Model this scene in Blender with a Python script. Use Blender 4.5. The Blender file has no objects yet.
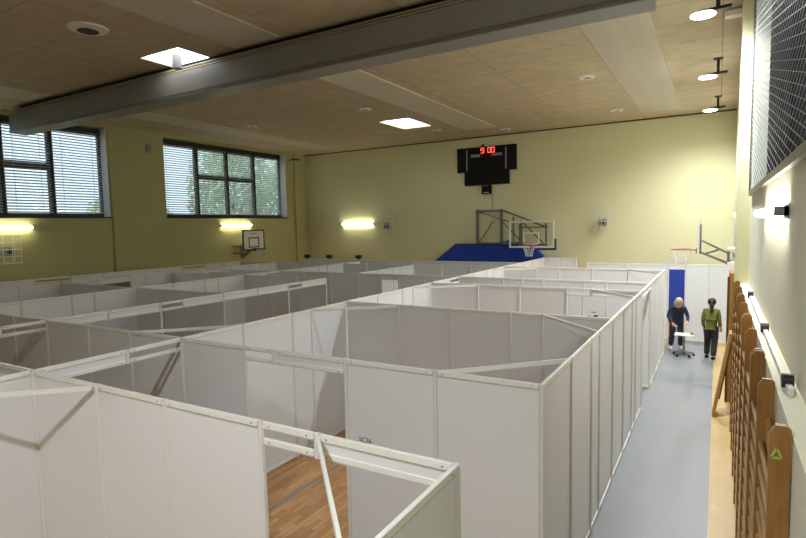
import bpy, bmesh, math, random
from mathutils import Vector, Matrix
random.seed(7)
C = bpy.context.scene.collection
PI = math.pi
H = 3.9145            # camera height
TOP = 2.5             # partition height
CEIL = 7.82
XL, XR, YB, YN = -19.42, 0.5, 23.0, -6.0

# ------------------------------------------------------------------ materials
def mat(name, col, rough=.5, metal=0, emit=None, strength=0, spec=.5, noise=0, nscale=8, bump=0, bscale=60):
    m = bpy.data.materials.new(name); m.use_nodes = True
    nt = m.node_tree; b = nt.nodes['Principled BSDF']
    b.inputs['Base Color'].default_value = (*col, 1)
    b.inputs['Roughness'].default_value = rough
    b.inputs['Metallic'].default_value = metal
    b.inputs['Specular IOR Level'].default_value = spec
    if emit:
        b.inputs['Emission Color'].default_value = (*emit, 1)
        b.inputs['Emission Strength'].default_value = strength
    if noise or bump:
        tc = nt.nodes.new('ShaderNodeTexCoord')
        if noise:
            n = nt.nodes.new('ShaderNodeTexNoise'); n.inputs['Scale'].default_value = nscale
            n.inputs['Detail'].default_value = 5
            nt.links.new(tc.outputs['Object'], n.inputs['Vector'])
            mx = nt.nodes.new('ShaderNodeMix'); mx.data_type = 'RGBA'
            mx.inputs[6].default_value = (*[c*(1-noise) for c in col], 1)
            mx.inputs[7].default_value = (*[min(1, c*(1+noise)) for c in col], 1)
            nt.links.new(n.outputs['Fac'], mx.inputs[0]); nt.links.new(mx.outputs[2], b.inputs['Base Color'])
        if bump:
            n2 = nt.nodes.new('ShaderNodeTexNoise'); n2.inputs['Scale'].default_value = bscale
            nt.links.new(tc.outputs['Object'], n2.inputs['Vector'])
            bp = nt.nodes.new('ShaderNodeBump'); bp.inputs['Strength'].default_value = bump
            nt.links.new(n2.outputs['Fac'], bp.inputs['Height']); nt.links.new(bp.outputs['Normal'], b.inputs['Normal'])
    return m

def wood(name, c1, c2, axis='Z', rough=.4, scale=6):
    m = mat(name, c1, rough); nt = m.node_tree; b = nt.nodes['Principled BSDF']
    tc = nt.nodes.new('ShaderNodeTexCoord'); mp = nt.nodes.new('ShaderNodeMapping')
    s = {'X': (.15, 1, 1), 'Y': (1, .15, 1), 'Z': (1, 1, .15)}[axis]
    mp.inputs['Scale'].default_value = [v*scale for v in s]
    n = nt.nodes.new('ShaderNodeTexNoise'); n.inputs['Scale'].default_value = 5; n.inputs['Detail'].default_value = 6
    cr = nt.nodes.new('ShaderNodeValToRGB')
    cr.color_ramp.elements[0].position = .35; cr.color_ramp.elements[0].color = (*c2, 1)
    cr.color_ramp.elements[1].position = .65; cr.color_ramp.elements[1].color = (*c1, 1)
    nt.links.new(tc.outputs['Object'], mp.inputs['Vector']); nt.links.new(mp.outputs['Vector'], n.inputs['Vector'])
    nt.links.new(n.outputs['Fac'], cr.inputs['Fac']); nt.links.new(cr.outputs['Color'], b.inputs['Base Color'])
    return m

def brick_mat(name, c1, c2, cm, bw, rh, mortar, swap=False, rough=.4, offset=.5, noise=.12, spec=.5):
    m = mat(name, c1, rough, spec=spec); nt = m.node_tree; b = nt.nodes['Principled BSDF']
    tc = nt.nodes.new('ShaderNodeTexCoord'); mp = nt.nodes.new('ShaderNodeMapping')
    if swap: mp.inputs['Rotation'].default_value = (0, 0, PI/2)
    br = nt.nodes.new('ShaderNodeTexBrick'); br.offset = offset
    br.inputs['Color1'].default_value = (*c1, 1); br.inputs['Color2'].default_value = (*c2, 1)
    br.inputs['Mortar'].default_value = (*cm, 1); br.inputs['Scale'].default_value = 1
    br.inputs['Mortar Size'].default_value = mortar; br.inputs['Brick Width'].default_value = bw
    br.inputs['Row Height'].default_value = rh
    n = nt.nodes.new('ShaderNodeTexNoise'); n.inputs['Scale'].default_value = 3; n.inputs['Detail'].default_value = 6
    hs = nt.nodes.new('ShaderNodeHueSaturation')
    mr = nt.nodes.new('ShaderNodeMapRange'); mr.inputs['To Min'].default_value = 1-noise; mr.inputs['To Max'].default_value = 1+noise
    nt.links.new(tc.outputs['Object'], mp.inputs['Vector']); nt.links.new(mp.outputs['Vector'], br.inputs['Vector'])
    nt.links.new(tc.outputs['Object'], n.inputs['Vector']); nt.links.new(n.outputs['Fac'], mr.inputs['Value'])
    nt.links.new(mr.outputs['Result'], hs.inputs['Value']); nt.links.new(br.outputs['Color'], hs.inputs['Color'])
    nt.links.new(hs.outputs['Color'], b.inputs['Base Color'])
    return m

M = {}
M['panel'] = mat('white_panel', (.755, .765, .785), .45, noise=.02, nscale=1.5)
M['rail'] = mat('white_rail', (.80, .80, .76), .35, spec=.5)
M['post'] = mat('post_metal', (.72, .72, .70), .4, spec=.5)
M['dark'] = mat('dark_plastic', (.012, .012, .013), .5)
M['black'] = mat('matt_black', (.010, .0095, .009), .8, spec=.2)
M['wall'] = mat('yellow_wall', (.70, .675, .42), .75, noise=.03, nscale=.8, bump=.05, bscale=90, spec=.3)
M['wallDim'] = mat('yellow_wall_dimmed', (.46, .435, .215), .75, noise=.03, nscale=.8, bump=.05, bscale=90, spec=.3)  # same yellow paint as the back wall, darkened for the dim light here
M['cream'] = mat('cream_wall', (.78, .76, .62), .7, noise=.03, nscale=.8, spec=.3)
M['parquet'] = brick_mat('parquet', (.63, .35, .145), (.43, .215, .078), (.25, .12, .045), .45, .075, .003, swap=True, rough=.3, noise=.25)
M['strip'] = brick_mat('parquet_lit', (.54, .375, .165), (.51, .35, .15), (.47, .315, .13), .6, .09, .002, swap=True, rough=.4, noise=.15)  # parquet again, with the bright light put into a paler colour
M['matgrey'] = mat('grey_floor_cover', (.225, .232, .24), .4, noise=.05, nscale=1.2, bump=.04, bscale=6)
M['ceil'] = brick_mat('ceiling_tiles', (.54, .47, .335), (.51, .435, .305), (.34, .28, .20), 2.5, 1.25, .012, rough=.9, offset=0, noise=.22, spec=.2)
M['slat'] = mat('ceiling_slats', (.60, .56, .46), .6, spec=.3)
M['beam'] = mat('beam_grey', (.24, .235, .215), .42, spec=.5, noise=.1, nscale=2)
M['brass'] = mat('dull_brass_rail', (.36, .31, .20), .45, metal=.2)
M['beamrail'] = mat('beam_rail', (.20, .19, .16), .4, metal=.3)
M['frame'] = mat('window_frame_dark', (.02, .021, .022), .5)
M['blind'] = mat('blind_slat', (.42, .44, .45), .5)
M['white'] = mat('white_paint', (.78, .77, .73), .5)
M['chrome'] = mat('grey_steel', (.25, .25, .25), .35, metal=.7)
M['steel'] = mat('painted_steel', (.17, .16, .145), .5)
M['navy'] = mat('navy_pad', (.012, .022, .12), .5)
M['blue'] = mat('blue_mat', (.012, .045, .38), .55, noise=.1, nscale=3)
M['orange'] = mat('orange_rim', (.42, .09, .035), .5)
M['wire'] = mat('grey_wire', (.42, .42, .40), .5, metal=.2)
M['net'] = mat('net_white', (.75, .73, .68), .8)
M['lamp'] = mat('lamp_glow', (1, 1, 1), .5, emit=(.95, .98, 1), strength=30)
M['tube'] = mat('tube_glow', (1, 1, 1), .5, emit=(1, .95, .68), strength=14)
M['tuber'] = mat('tube_glow_white', (1, 1, 1), .5, emit=(1, .97, .85), strength=14)
M['sky'] = mat('skylight_glow', (1, 1, 1), .5, emit=(.93, .97, 1), strength=3)
M['led'] = mat('red_led', (.3, .01, .01), .5, emit=(1, .08, .06), strength=1.6)
M['leddim'] = mat('red_led_dim', (.2, .01, .01), .5, emit=(.6, .02, .02), strength=.4)
M['grey'] = mat('grey_plastic', (.25, .25, .25), .5)
M['wood'] = wood('wall_bar_wood', (.34, .165, .045), (.26, .12, .03), 'Z')
M['woodY'] = wood('wall_bar_rung', (.46, .27, .085), (.38, .21, .06), 'Y')
M['woodp'] = wood('plank_wood', (.50, .25, .06), (.42, .20, .045), 'Z')
M['woodd'] = wood('dark_wood', (.10, .045, .012), (.07, .03, .01), 'Z')
M['lime'] = mat('lime_tag', (.45, .48, .10), .5)
M['skin'] = mat('skin', (.55, .33, .24), .5)
M['hairdark'] = mat('dark_hair', (.018, .012, .01), .5)
M['blonde'] = mat('blonde_hair', (.38, .32, .23), .5, noise=.15, nscale=40)
M['olive'] = mat('olive_green_knit', (.125, .14, .018), .8, noise=.08, nscale=30)
M['navycloth'] = mat('navy_cloth', (.012, .016, .035), .8)
M['trouser'] = mat('black_trousers', (.014, .013, .016), .8)
M['paper'] = mat('paper', (.85, .84, .80), .6)
M['leaf'] = mat('leaf', (.55, .63, .48), .6, noise=.2, nscale=3)
_nt = M['leaf'].node_tree; _o = _nt.nodes['Material Output']; _tr = _nt.nodes.new('ShaderNodeBsdfTranslucent'); _tr.inputs[0].default_value = (.58, .66, .50, 1)
_mx = _nt.nodes.new('ShaderNodeMixShader'); _nt.links.new(_nt.nodes['Principled BSDF'].outputs[0], _mx.inputs[1]); _nt.links.new(_tr.outputs[0], _mx.inputs[2]); _nt.links.new(_mx.outputs[0], _o.inputs[0])
M['bark'] = mat('bark', (.08, .06, .04), .9)
M['ground'] = mat('grass_ground', (.12, .17, .06), .9)
M['curtain'] = mat('grey_curtain', (.07, .07, .068), .8)

def glass():
    m = bpy.data.materials.new('window_glass'); m.use_nodes = True; nt = m.node_tree
    nt.nodes.clear()
    o = nt.nodes.new('ShaderNodeOutputMaterial'); mx = nt.nodes.new('ShaderNodeMixShader')
    t = nt.nodes.new('ShaderNodeBsdfTransparent'); g = nt.nodes.new('ShaderNodeBsdfGlossy')
    t.inputs['Color'].default_value = (.92, .95, .95, 1); g.inputs['Roughness'].default_value = .03
    mx.inputs[0].default_value = .06
    nt.links.new(t.outputs[0], mx.inputs[1]); nt.links.new(g.outputs[0], mx.inputs[2]); nt.links.new(mx.outputs[0], o.inputs[0])
    return m
M['glass'] = glass()
def acrylic():
    m = bpy.data.materials.new('clear_acrylic'); m.use_nodes = True; nt = m.node_tree
    nt.nodes.clear()
    o = nt.nodes.new('ShaderNodeOutputMaterial'); mx = nt.nodes.new('ShaderNodeMixShader')
    t = nt.nodes.new('ShaderNodeBsdfTransparent'); g = nt.nodes.new('ShaderNodeBsdfGlossy')
    t.inputs['Color'].default_value = (.93, .94, .92, 1); g.inputs['Roughness'].default_value = .1
    mx.inputs[0].default_value = .05
    nt.links.new(t.outputs[0], mx.inputs[1]); nt.links.new(g.outputs[0], mx.inputs[2]); nt.links.new(mx.outputs[0], o.inputs[0])
    return m
M['acrylic'] = acrylic()

# ------------------------------------------------------------------ mesh helpers
class MB:
    def __init__(s): s.b = bmesh.new(); s.mi = 0
    def _set(s, faces):
        for f in faces: f.material_index = s.mi
    def box(s, x0, x1, y0, y1, z0, z1, bev=0):
        r = bmesh.ops.create_cube(s.b, size=1)
        for v in r['verts']:
            v.co = Vector((x0 + (v.co.x+.5)*(x1-x0), y0 + (v.co.y+.5)*(y1-y0), z0 + (v.co.z+.5)*(z1-z0)))
        fs = {f for v in r['verts'] for f in v.link_faces}; s._set(fs)
        if bev:
            es = list({e for v in r['verts'] for e in v.link_edges})
            bmesh.ops.bevel(s.b, geom=es, offset=bev, segments=2, affect='EDGES', profile=.5)
        return s
    def bar(s, p, q, w, h, up=(0, 0, 1)):
        p = Vector(p); q = Vector(q); d = (q-p); L = d.length; d.normalize()
        u = Vector(up); sd = d.cross(u)
        if sd.length < 1e-4: sd = d.cross(Vector((1, 0, 0)))
        sd.normalize(); u = sd.cross(d)
        r = bmesh.ops.create_cube(s.b, size=1)
        for v in r['verts']:
            v.co = p + d*((v.co.x+.5)*L) + sd*(v.co.y*w) + u*(v.co.z*h)
        s._set({f for v in r['verts'] for f in v.link_faces})
        return s
    def tube(s, p, q, r0, r1=None, n=10):
        p = Vector(p); q = Vector(q); d = q-p
        r1 = r0 if r1 is None else r1
        m = Matrix.Translation((p+q)/2) @ d.to_track_quat('Z', 'Y').to_matrix().to_4x4()
        r = bmesh.ops.create_cone(s.b, cap_ends=True, segments=n, radius1=r0, radius2=r1, depth=d.length, matrix=m)
        s._set({f for v in r['verts'] for f in v.link_faces})
        return s
    def path(s, pts, r, n=8, close=False):
        k = len(pts)
        for i in range(k if close else k-1): s.tube(pts[i], pts[(i+1) % k], r, n=n)
        return s
    def sph(s, c, r, sc=(1, 1, 1), u=14, v=9):
        m = Matrix.Translation(c) @ Matrix.Diagonal((*[r*a for a in sc], 1))
        x = bmesh.ops.create_uvsphere(s.b, u_segments=u, v_segments=v, radius=1, matrix=m)
        s._set({f for v_ in x['verts'] for f in v_.link_faces})
        return s
    def prism(s, pts, d0, d1, ax='Y'):
        def P(a, b, d): return {'Y': (a, d, b), 'X': (d, a, b), 'Z': (a, b, d)}[ax]
        A = [s.b.verts.new(P(a, b, d0)) for a, b in pts]; B = [s.b.verts.new(P(a, b, d1)) for a, b in pts]
        n = len(pts); fs = [s.b.faces.new(A), s.b.faces.new(B[::-1])]
        for i in range(n): fs.append(s.b.faces.new((A[i], B[i], B[(i+1) % n], A[(i+1) % n])))
        s._set(fs); bmesh.ops.recalc_face_normals(s.b, faces=fs)
        return s
    def quad(s, pts):
        f = s.b.faces.new([s.b.verts.new(p) for p in pts]); s._set([f]); return s
    def mesh(s, name, mats, smooth=False):
        me = bpy.data.meshes.new(name); s.b.to_mesh(me); s.b.free()
        for m in (mats if isinstance(mats, (list, tuple)) else [mats]): me.materials.append(m)
        if smooth:
            for p in me.polygons: p.use_smooth = True
        return me
    def build(s, name, mats, parent=None, loc=None, smooth=False):
        """geometry in the parent's local space (or around loc when given and top level)"""
        o = bpy.data.objects.new(name, s.mesh(name, mats, smooth)); C.objects.link(o)
        if parent: o.parent = parent
        if loc: o.location = loc
        return o

def tag(o, label, cat, group=None):
    o['label'] = label; o['category'] = cat
    if group: o['group'] = group
    return o
def thing(name, label, cat, loc=(0, 0, 0), rz=0, group=None):
    o = bpy.data.objects.new(name, None); C.objects.link(o); o.empty_display_size = .1
    o.location = loc; o.rotation_euler = (0, 0, rz); return tag(o, label, cat, group)
def struct(name, mb, m, parent=None, smooth=False):
    o = mb.build(name, m, parent, smooth=smooth)
    if not parent: o['kind'] = 'structure'
    return o
def dup(root, loc, label=None, rz=None, group=None):
    r = root.copy(); C.objects.link(r); r.location = loc
    if rz is not None: r.rotation_euler = (0, 0, rz)
    if label: r['label'] = label
    if group: r['group'] = group
    def kids(a, b):
        for ch in [x for x in bpy.data.objects if x.parent == a]:
            c = ch.copy(); C.objects.link(c); c.parent = b; kids(ch, c)
    kids(root, r)
    return r

# ------------------------------------------------------------------ camera
yaw, pitch, roll, FPX = math.radians(30.284), math.radians(4.577), math.radians(-1.209), 539.65
cy, sy = math.cos(yaw), math.sin(yaw)
fw = Vector((-sy*math.cos(pitch), cy*math.cos(pitch), -math.sin(pitch)))
rt = Vector((cy, sy, 0)); up = rt.cross(fw)
r2 = rt*math.cos(roll) + up*math.sin(roll); u2 = -rt*math.sin(roll) + up*math.cos(roll)
cam = bpy.data.cameras.new('camera'); co = bpy.data.objects.new('camera', cam); C.objects.link(co)
cam.sensor_width = 36; cam.sensor_fit = 'HORIZONTAL'; cam.lens = FPX*36/806; cam.clip_start = .05; cam.clip_end = 300
co.matrix_world = Matrix(((r2.x, u2.x, -fw.x, 0), (r2.y, u2.y, -fw.y, 0), (r2.z, u2.z, -fw.z, H), (0, 0, 0, 1)))
bpy.context.scene.camera = co

# ------------------------------------------------------------------ room shell
struct('floor', MB().box(XL-.6, XR+.6, YN-.4, YB+.4, -.2, 0), M['parquet'])
struct('trim_1', MB().box(-.03, .5, YN, YB, 0, .004), M['strip'])          # parquet painted paler for the bright light along the right wall
struct('trim_2', MB().box(-5.35, -5.29, YN, YB, 0, .003), M['grey'])       # court line
tag(MB().box(-1.36, -.03, YN+.5, 22.6, .0, .006).box(-2.9, -1.36, 11.92, 13.46, .0, .006).build('floor_cover', M['matgrey']),
    'smooth grey protective floor cover along the aisle beside the wall bars', 'floor cover')
struct('wall_back', MB().box(XL-.6, XR+.6, YB, YB+.3, 0, CEIL+.1), M['wall'])
struct('wall_front', MB().box(XL-.6, XR+.6, YN-.3, YN, 0, CEIL+.1), M['wallDim'])
W1 = (14.26, 21.39); W2 = (4.9, 11.9); W3 = (-4.6, 2.5)
wl = MB()
ZS, ZT = 4.47, 7.70
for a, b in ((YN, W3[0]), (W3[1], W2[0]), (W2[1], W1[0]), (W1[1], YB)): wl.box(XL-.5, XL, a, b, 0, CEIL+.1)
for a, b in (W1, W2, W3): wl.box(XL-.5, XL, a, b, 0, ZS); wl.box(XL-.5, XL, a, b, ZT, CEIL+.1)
struct('wall_left', wl, M['wallDim'])
struct('trim_3', MB().box(XL, XL+.07, 11.95, 12.95, 0, CEIL), M['wallDim'])   # shallow pier between the windows
struct('trim_4', MB().box(XL, XL+.10, 22.0, 22.5, 0, CEIL), M['wallDim'])    # pipe casing in the corner
RW = (4.0, 11.15); RZ0, RZ1 = 4.38, 7.60
wr = MB()
for a, b in ((YN, RW[0]), (RW[1], YB)): wr.box(XR, XR+.5, a, b, 0, CEIL+.1)
wr.box(XR, XR+.5, *RW, 0, RZ0); wr.box(XR, XR+.5, *RW, RZ1, CEIL+.1)
struct('wall_right', wr, M['cream'])
struct('trim_7', MB().box(.372, .5, .3, 11.45, 0, 2.74), M['cream'])      # thick lower wall with a ledge
struct('trim_5', MB().box(.30, XR, 11.45, 12.6, 0, CEIL), M['wall'])      # pilaster
# ceiling with two skylight openings
SK = ((-11.38, -10.08, 7.9, 8.98), (-11.1, -9.85, 17.45, 19.35))
cl = MB()
xs = [XL-.5, SK[0][0], SK[0][1], XR+.5]
cl.box(XL-.5, XR+.5, YN-.3, SK[0][2], CEIL, CEIL+.3)
cl.box(XL-.5, SK[0][0], SK[0][2], SK[0][3], CEIL, CEIL+.3); cl.box(SK[0][1], XR+.5, SK[0][2], SK[0][3], CEIL, CEIL+.3)
cl.box(XL-.5, XR+.5, SK[0][3], SK[1][2], CEIL, CEIL+.3)
cl.box(XL-.5, SK[1][0], SK[1][2], SK[1][3], CEIL, CEIL+.3); cl.box(SK[1][1], XR+.5, SK[1][2], SK[1][3], CEIL, CEIL+.3)
cl.box(XL-.5, XR+.5, SK[1][3], YB+.3, CEIL, CEIL+.3)
struct('ceiling', cl, M['ceil'])
for k, (x0, x1, y0, y1) in enumerate(SK):
    struct('window_%d' % (5+k), MB().box(x0, x1, y0, y1, CEIL+.06, CEIL+.10), M['sky'])
struct('trim_6', MB().box(XL, XR, YB-.03, YB, CEIL-.05, CEIL), M['woodd'])  # dark joint above back wall
# slatted acoustic strips on the ceiling
def ceil_strip(x0, x1, y0, y1, label):
    t = thing('ceiling_strip', label, 'ceiling panel', ((x0+x1)/2, (y0+y1)/2, CEIL-.045), 0, 'ribbed ceiling strips')
    w = (x1-x0)/2; l = (y1-y0)/2
    MB().box(-w, w, -l, l, .03, .045).build('backing_board', M['slat'], t)
    n = 24; st = 2*w/n; s_ = MB()
    for i in range(n): s_.box(-w+i*st+.005, -w+(i+1)*st-.005, -l, l, .012, .03)
    s_.build('slats', M['slat'], t)
ceil_strip(-9.08, -7.8, YN+.2, 8.55, 'long cream ribbed ceiling strip on the near side of the grey beam, top left')
ceil_strip(-9.08, -7.8, 9.15, 21.0, 'cream ribbed ceiling strip running behind the beam towards the scoreboard')
ceil_strip(-2.48, -1.2, 9.15, 21.4, 'wide cream ribbed ceiling strip nearest the three hanging lamps')
ceil_strip(-17.4, -16.3, 9.15, 21.6, 'pale ribbed ceiling strip above the left wall windows')
ceil_strip(-17.6, -16.3, 1.0, 8.5, 'short visible ribbed ceiling strip at the far left before the beam')

# ------------------------------------------------------------------ left windows
def window(n, y0, y1, mull, trans, blinds=True):
    xf = XL-.43
    f = MB()
    f.box(xf-.05, xf+.05, y0, y1, ZS, ZS+.13); f.box(xf-.05, xf+.08, y0, y1, ZT-.26, ZT)
    ys = [y0] + mull + [y1]
    for y in ys:
        w = .10
        f.box(xf-.05, xf+.05, max(y0, y-w), min(y1, y+w), ZS+.13, ZT-.16)
    for a, b, z in trans: f.box(xf-.045, xf+.045, a+.07, b-.07, z-.11, z+.11)
    o = struct('window_%d' % n, f, M['frame'])
    g = MB()
    for a, b in zip(ys[:-1], ys[1:]): g.box(xf-.012, xf-.006, a+.06, b-.06, ZS+.12, ZT-.15)
    g.build('window_pane', M['glass'], o)
    for yy in (y0+.004, y1-.004): MB().box(XL-.38, XL+.003, yy-.004, yy+.004, ZS, ZT).build('jamb_liner', M['white'], o)
    MB().box(XL-.36, XL+.06, y0-.03, y1+.03, ZS-.05, ZS+.0).build('window_sill', M['frame'], o)
    if blinds:
        for a, b in zip(ys[:-1], ys[1:]):
            bl = MB(); z = ZS+.16
            while z < ZT-.17:
                bl.bar((xf+.10, a+.05, z), (xf+.10, b-.05, z), .085, .003, up=(.7, 0, 1)); z += .095
            for yy in (a+.35, b-.35): bl.box(xf+.098, xf+.102, yy-.006, yy+.006, ZS+.15, ZT-.17)
            bl.build('blind', M['blind'], o)
window(1, W1[0], W1[1], [16.15, 17.84, 19.53], [(16.15, 17.84, 6.28), (17.84, 19.53, 6.28)])
window(2, W2[0], W2[1], [6.75, 8.62, 10.13], [(8.62, 10.13, 6.2), (6.75, 8.62, 6.2)])
window(3, W3[0], W3[1], [-2.7, -1.05, .65], [(-2.7, -1.05, 6.2), (-1.05, .65, 6.2)], False)  # unseen window continuing the row, added for its daylight, no blinds

# trees and ground outside
g = MB().box(-60, XL-.6, -30, 60, -.4, -.3); go = g.build('ground', M['ground']); go['kind'] = 'structure'
def tree(x, y, h, r, label, seed):
    rnd = random.Random(seed)
    t = thing('tree', label, 'tree', (x, y, -.3), 0, 'trees outside the windows')
    MB().tube((0, 0, 0), (.1, .1, h*.6), .2, .1).build('trunk', M['bark'], t)
    f = MB()
    for i in range(4200):
        while True:
            p = Vector((rnd.uniform(-1, 1), rnd.uniform(-1, 1), rnd.uniform(-1, 1)))
            if .4 < p.length < 1: break
        c = Vector((p.x*r, p.y*r, h*.62+p.z*h*.4))
        a = Vector((rnd.gauss(0, 1), rnd.gauss(0, 1), rnd.gauss(0, 1))).normalized()
        b = a.orthogonal().normalized(); d = a.cross(b); s = rnd.uniform(.10, .22)
        f.quad([c-b*s, c-d*s*.6, c+b*s, c+d*s*.6])
    f.build('foliage', M['leaf'], t)
tree(-27, 24.5, 10.5, 2.6, 'leafy green tree outside the right end of the far window', 1)
tree(-28, 30.5, 9.5, 3.0, 'leafy green tree seen behind the far window frame', 2)
tree(-30, 19.5, 6.6, 2.6, 'low green tree outside the left half of the far window', 3)
tree(-31, 11.5, 6.3, 2.4, 'low green tree outside the window at the left edge', 4)

# right high window behind wire mesh
xf = XR+.30
f = MB()
f.box(xf-.04, xf+.04, *RW, RZ0, RZ0+.10); f.box(xf-.04, xf+.04, *RW, RZ1-.1, RZ1)
y = RW[0]
while y <= RW[1]+.01:
    f.box(xf-.05, xf+.04, max(RW[0], y-.06), min(RW[1], y+.06), RZ0+.1, RZ1-.1); y += 1.02
o = struct('window_4', f, M['frame'])
MB().box(xf+.045, xf+.05, RW[0]+.02, RW[1]-.02, RZ0+.08, RZ1-.08).build('window_pane', M['glass'], o)
MB().box(XR-.05, XR+.3, RW[0], RW[1], RZ0-.06, RZ0-.0).build('window_sill', M['beamrail'], o)
cu = thing('vertical_blind', 'grey vertical blind strips hanging behind the wire mesh on the right', 'blind', (XR+.22, 0, RZ0+.08))
MB().box(-.02, .02, RW[0]+.05, RW[1]-.75, 3.0, 3.06).build('head_rail', M['grey'], cu)
y = RW[0]+.1; k = 0
while y < RW[1]-.8:
    if k % 4 != 3:
        MB().bar((0, y, .01), (0, y, 3.0), .17, .004, up=(0, 1, 0)).build('strip', M['curtain'], cu)
    y += .19; k += 1
nm = MB()
sp = .36
L = RW[1]-RW[0]; Z = RZ1-RZ0; SL = .24
c = -Z/SL
while c < L:
    a0, a1 = max(0, c), min(L, c+Z/SL)
    nm.bar((0, RW[0]+a0, RZ0+(a0-c)*SL), (0, RW[0]+a1, RZ0+(a1-c)*SL), .0045, .0045)
    nm.bar((.006, RW[0]+a0, RZ1-(a0-c)*SL), (.006, RW[0]+a1, RZ1-(a1-c)*SL), .0045, .0045)
    c += sp
ng = thing('window_guard', 'diamond wire mesh guard over the high window on the right wall', 'mesh guard', (XR-.03, 0, 0))
nm.build('wire_mesh', M['wire'], ng)
fr = MB(); fr.box(-.025, .02, RW[0]-.04, RW[1]+.04, RZ0-.075, RZ0-.0); fr.box(-.025, .02, RW[0]-.04, RW[1]+.04, RZ1, RZ1+.05)
fr.box(-.025, .02, RW[1], RW[1]+.05, RZ0, RZ1)
fr.build('guard_frame', M['beamrail'], ng)

# ------------------------------------------------------------------ dividing curtain beam
bt = thing('curtain_beam', 'long grey curtain box beam crossing the whole ceiling', 'beam', (0, 8.82, 7.02))
x0, x1 = -18.95, -.86
MB().prism([(-.23, .0), (-.25, .06), (-.25, .57), (.25, .57), (.25, .06), (.21, -.02)], x0, x1, 'X').build('beam_box', M['beam'], bt)
MB().box(x0, x1, -.27, -.245, .0, .05).box(x0, x1, -.262, -.25, .075, .095).build('lower_lip', M['beamrail'], bt)
r_ = MB().box(x0+.3, x1, -.2, -.15, .60, .66).box(x0+.3, x1, .1, .16, .60, .66)
x = x0+.6
while x < x1: r_.box(x-.08, x+.08, -.22, .18, .57, .60); x += 1.2
r_.build('top_rail', M['beamrail'], bt)
MB().box(x0+.3, x1, -.25, -.22, .585, .615).box(x0+.3, x1, -.24, -.21, .645, .675).build('edge_rail', M['brass'], bt)
dk = MB().box(x0+.4, x1, -.10, .10, .69, .795)  # black strip stands in for the dark gap under the ceiling; hangers follow
x = x0+.8
while x < x1: dk.box(x-.04, x+.04, -.05, .05, .57, .795); x += 2.4
dk.build('hanger_gap_shade', M['black'], bt)
MB().box(-2.3, -1.95, -.256, -.25, .38, .43).build('slot', M['black'], bt)
tag(MB().tube((-10.62, 8.28, 7.55), (-10.62, 8.28, 7.87), .11, n=16).build('ceiling_post', M['grey'], smooth=False),
    'short round grey post standing in front of the skylight beside the beam', 'post')

# ------------------------------------------------------------------ ceiling fittings
def pendant(y, label):
    t = thing('pendant_lamp', label, 'lamp', (-.30, y, 7.41), 0, 'round hanging lamps')
    MB().tube((.22, 0, .06), (.22, 0, .405), .035).build('stem', M['dark'], t)
    MB().box(.12, .32, -.1, .1, .39, .41).build('ceiling_plate', M['dark'], t)
    MB().bar((.0, 0, .05), (.42, .0, .07), .09, .05).build('arm', M['dark'], t)
    MB().tube((0, 0, .0), (0, 0, .06), .21, .12, n=24).build('lamp_housing', M['chrome'], t)
    MB().tube((0, 0, -.012), (0, 0, -.001), .19, n=24).build('diffuser', M['lamp'], t)
    return t
pl = pendant(10.9, 'round white hanging lamp nearest the camera, at the top right')
dup(pl, (-.30, 15.6, 7.41), 'round white hanging lamp in the middle of the row of three')
dup(pl, (-.30, 20.3, 7.41), 'round white hanging lamp farthest away, close to the back wall')
dup(pl, (-2.15, -1.15, 7.41), 'round hanging lamp above the gym end behind the camera, out of view')
def tube_lamp(label, loc, rz, L, m):
    t = thing('wall_lamp', label, 'lamp', loc, rz, 'fluorescent wall lamps')
    MB().box(-L/2, L/2, -.03, .0, -.05, .05).build('lamp_base', M['white'], t)
    MB().tube((-L/2+.04, -.07, 0), (L/2-.04, -.07, 0), .045, n=12).build('tube', m, t)
    for s_ in (-1, 1): MB().box(s_*(L/2-.02)-.02, s_*(L/2-.02)+.02, -.10, 0, -.04, .04).build('end_cap', M['grey'], t)
    return t
tube_lamp('lit fluorescent lamp on the back wall left of the caged loudspeaker', (-16.05, YB-.005, 4.05), 0, 1.95, M['tube'])
tube_lamp('lit fluorescent lamp on the left wall above the basketball hoop', (XL+.005, 17.9, 4.1), PI/2, 1.85, M['tube'])
tube_lamp('lit fluorescent lamp under the window at the left edge of the photo', (XL+.005, 8.3, 4.12), PI/2, 1.85, M['tube'])
tube_lamp('lit lamp on the right wall under the wire mesh window', (XR-.005, 6.7, 3.97), -PI/2, 2.6, M['tuber'])
tube_lamp('small lit lamp on the right wall beyond the yellow pilaster', (XR-.005, 18.0, 4.02), -PI/2, .5, M['tuber'])
ft = thing('ceiling_downlight', 'large round recessed ceiling fitting with a dark opening, upper left', 'ceiling fitting', (-10.53, 6.24, CEIL-.03))
MB().tube((0, 0, 0), (0, 0, .03), .34, .36, n=28).build('ring', M['white'], ft)
MB().tube((-.08, .05, -.005), (-.08, .05, .0), .19, n=20).build('opening', M['dark'], ft)
ft2 = None
for x, y, lab in ((-3.15, 15.5, 'small round ceiling vent between the cream strip and the scoreboard'),
                  (-10.26, 15.29, 'round ceiling vent in front of the square skylight'),
                  (-15.43, 15.24, 'round ceiling vent above the far left window'),
                  (-10.14, 20.31, 'small round ceiling vent just behind the square skylight'),
                  (-3.17, 20.62, 'small round ceiling vent near the back wall beside the cream strip'),
                  (-7.69, 21.87, 'small round ceiling vent right above the scoreboard')):
    if ft2 is None:
        ft2 = thing('ceiling_vent', lab, 'ceiling vent', (x, y, CEIL-.03), 0, 'round ceiling vents')
        MB().tube((0, 0, 0), (0, 0, .03), .19, .22, n=22).build('ring', M['white'], ft2)
        MB().tube((0, 0, -.005), (0, 0, 0), .10, n=18).build('opening', M['grey'], ft2)
    else: dup(ft2, (x, y, CEIL-.03), lab)
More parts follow.
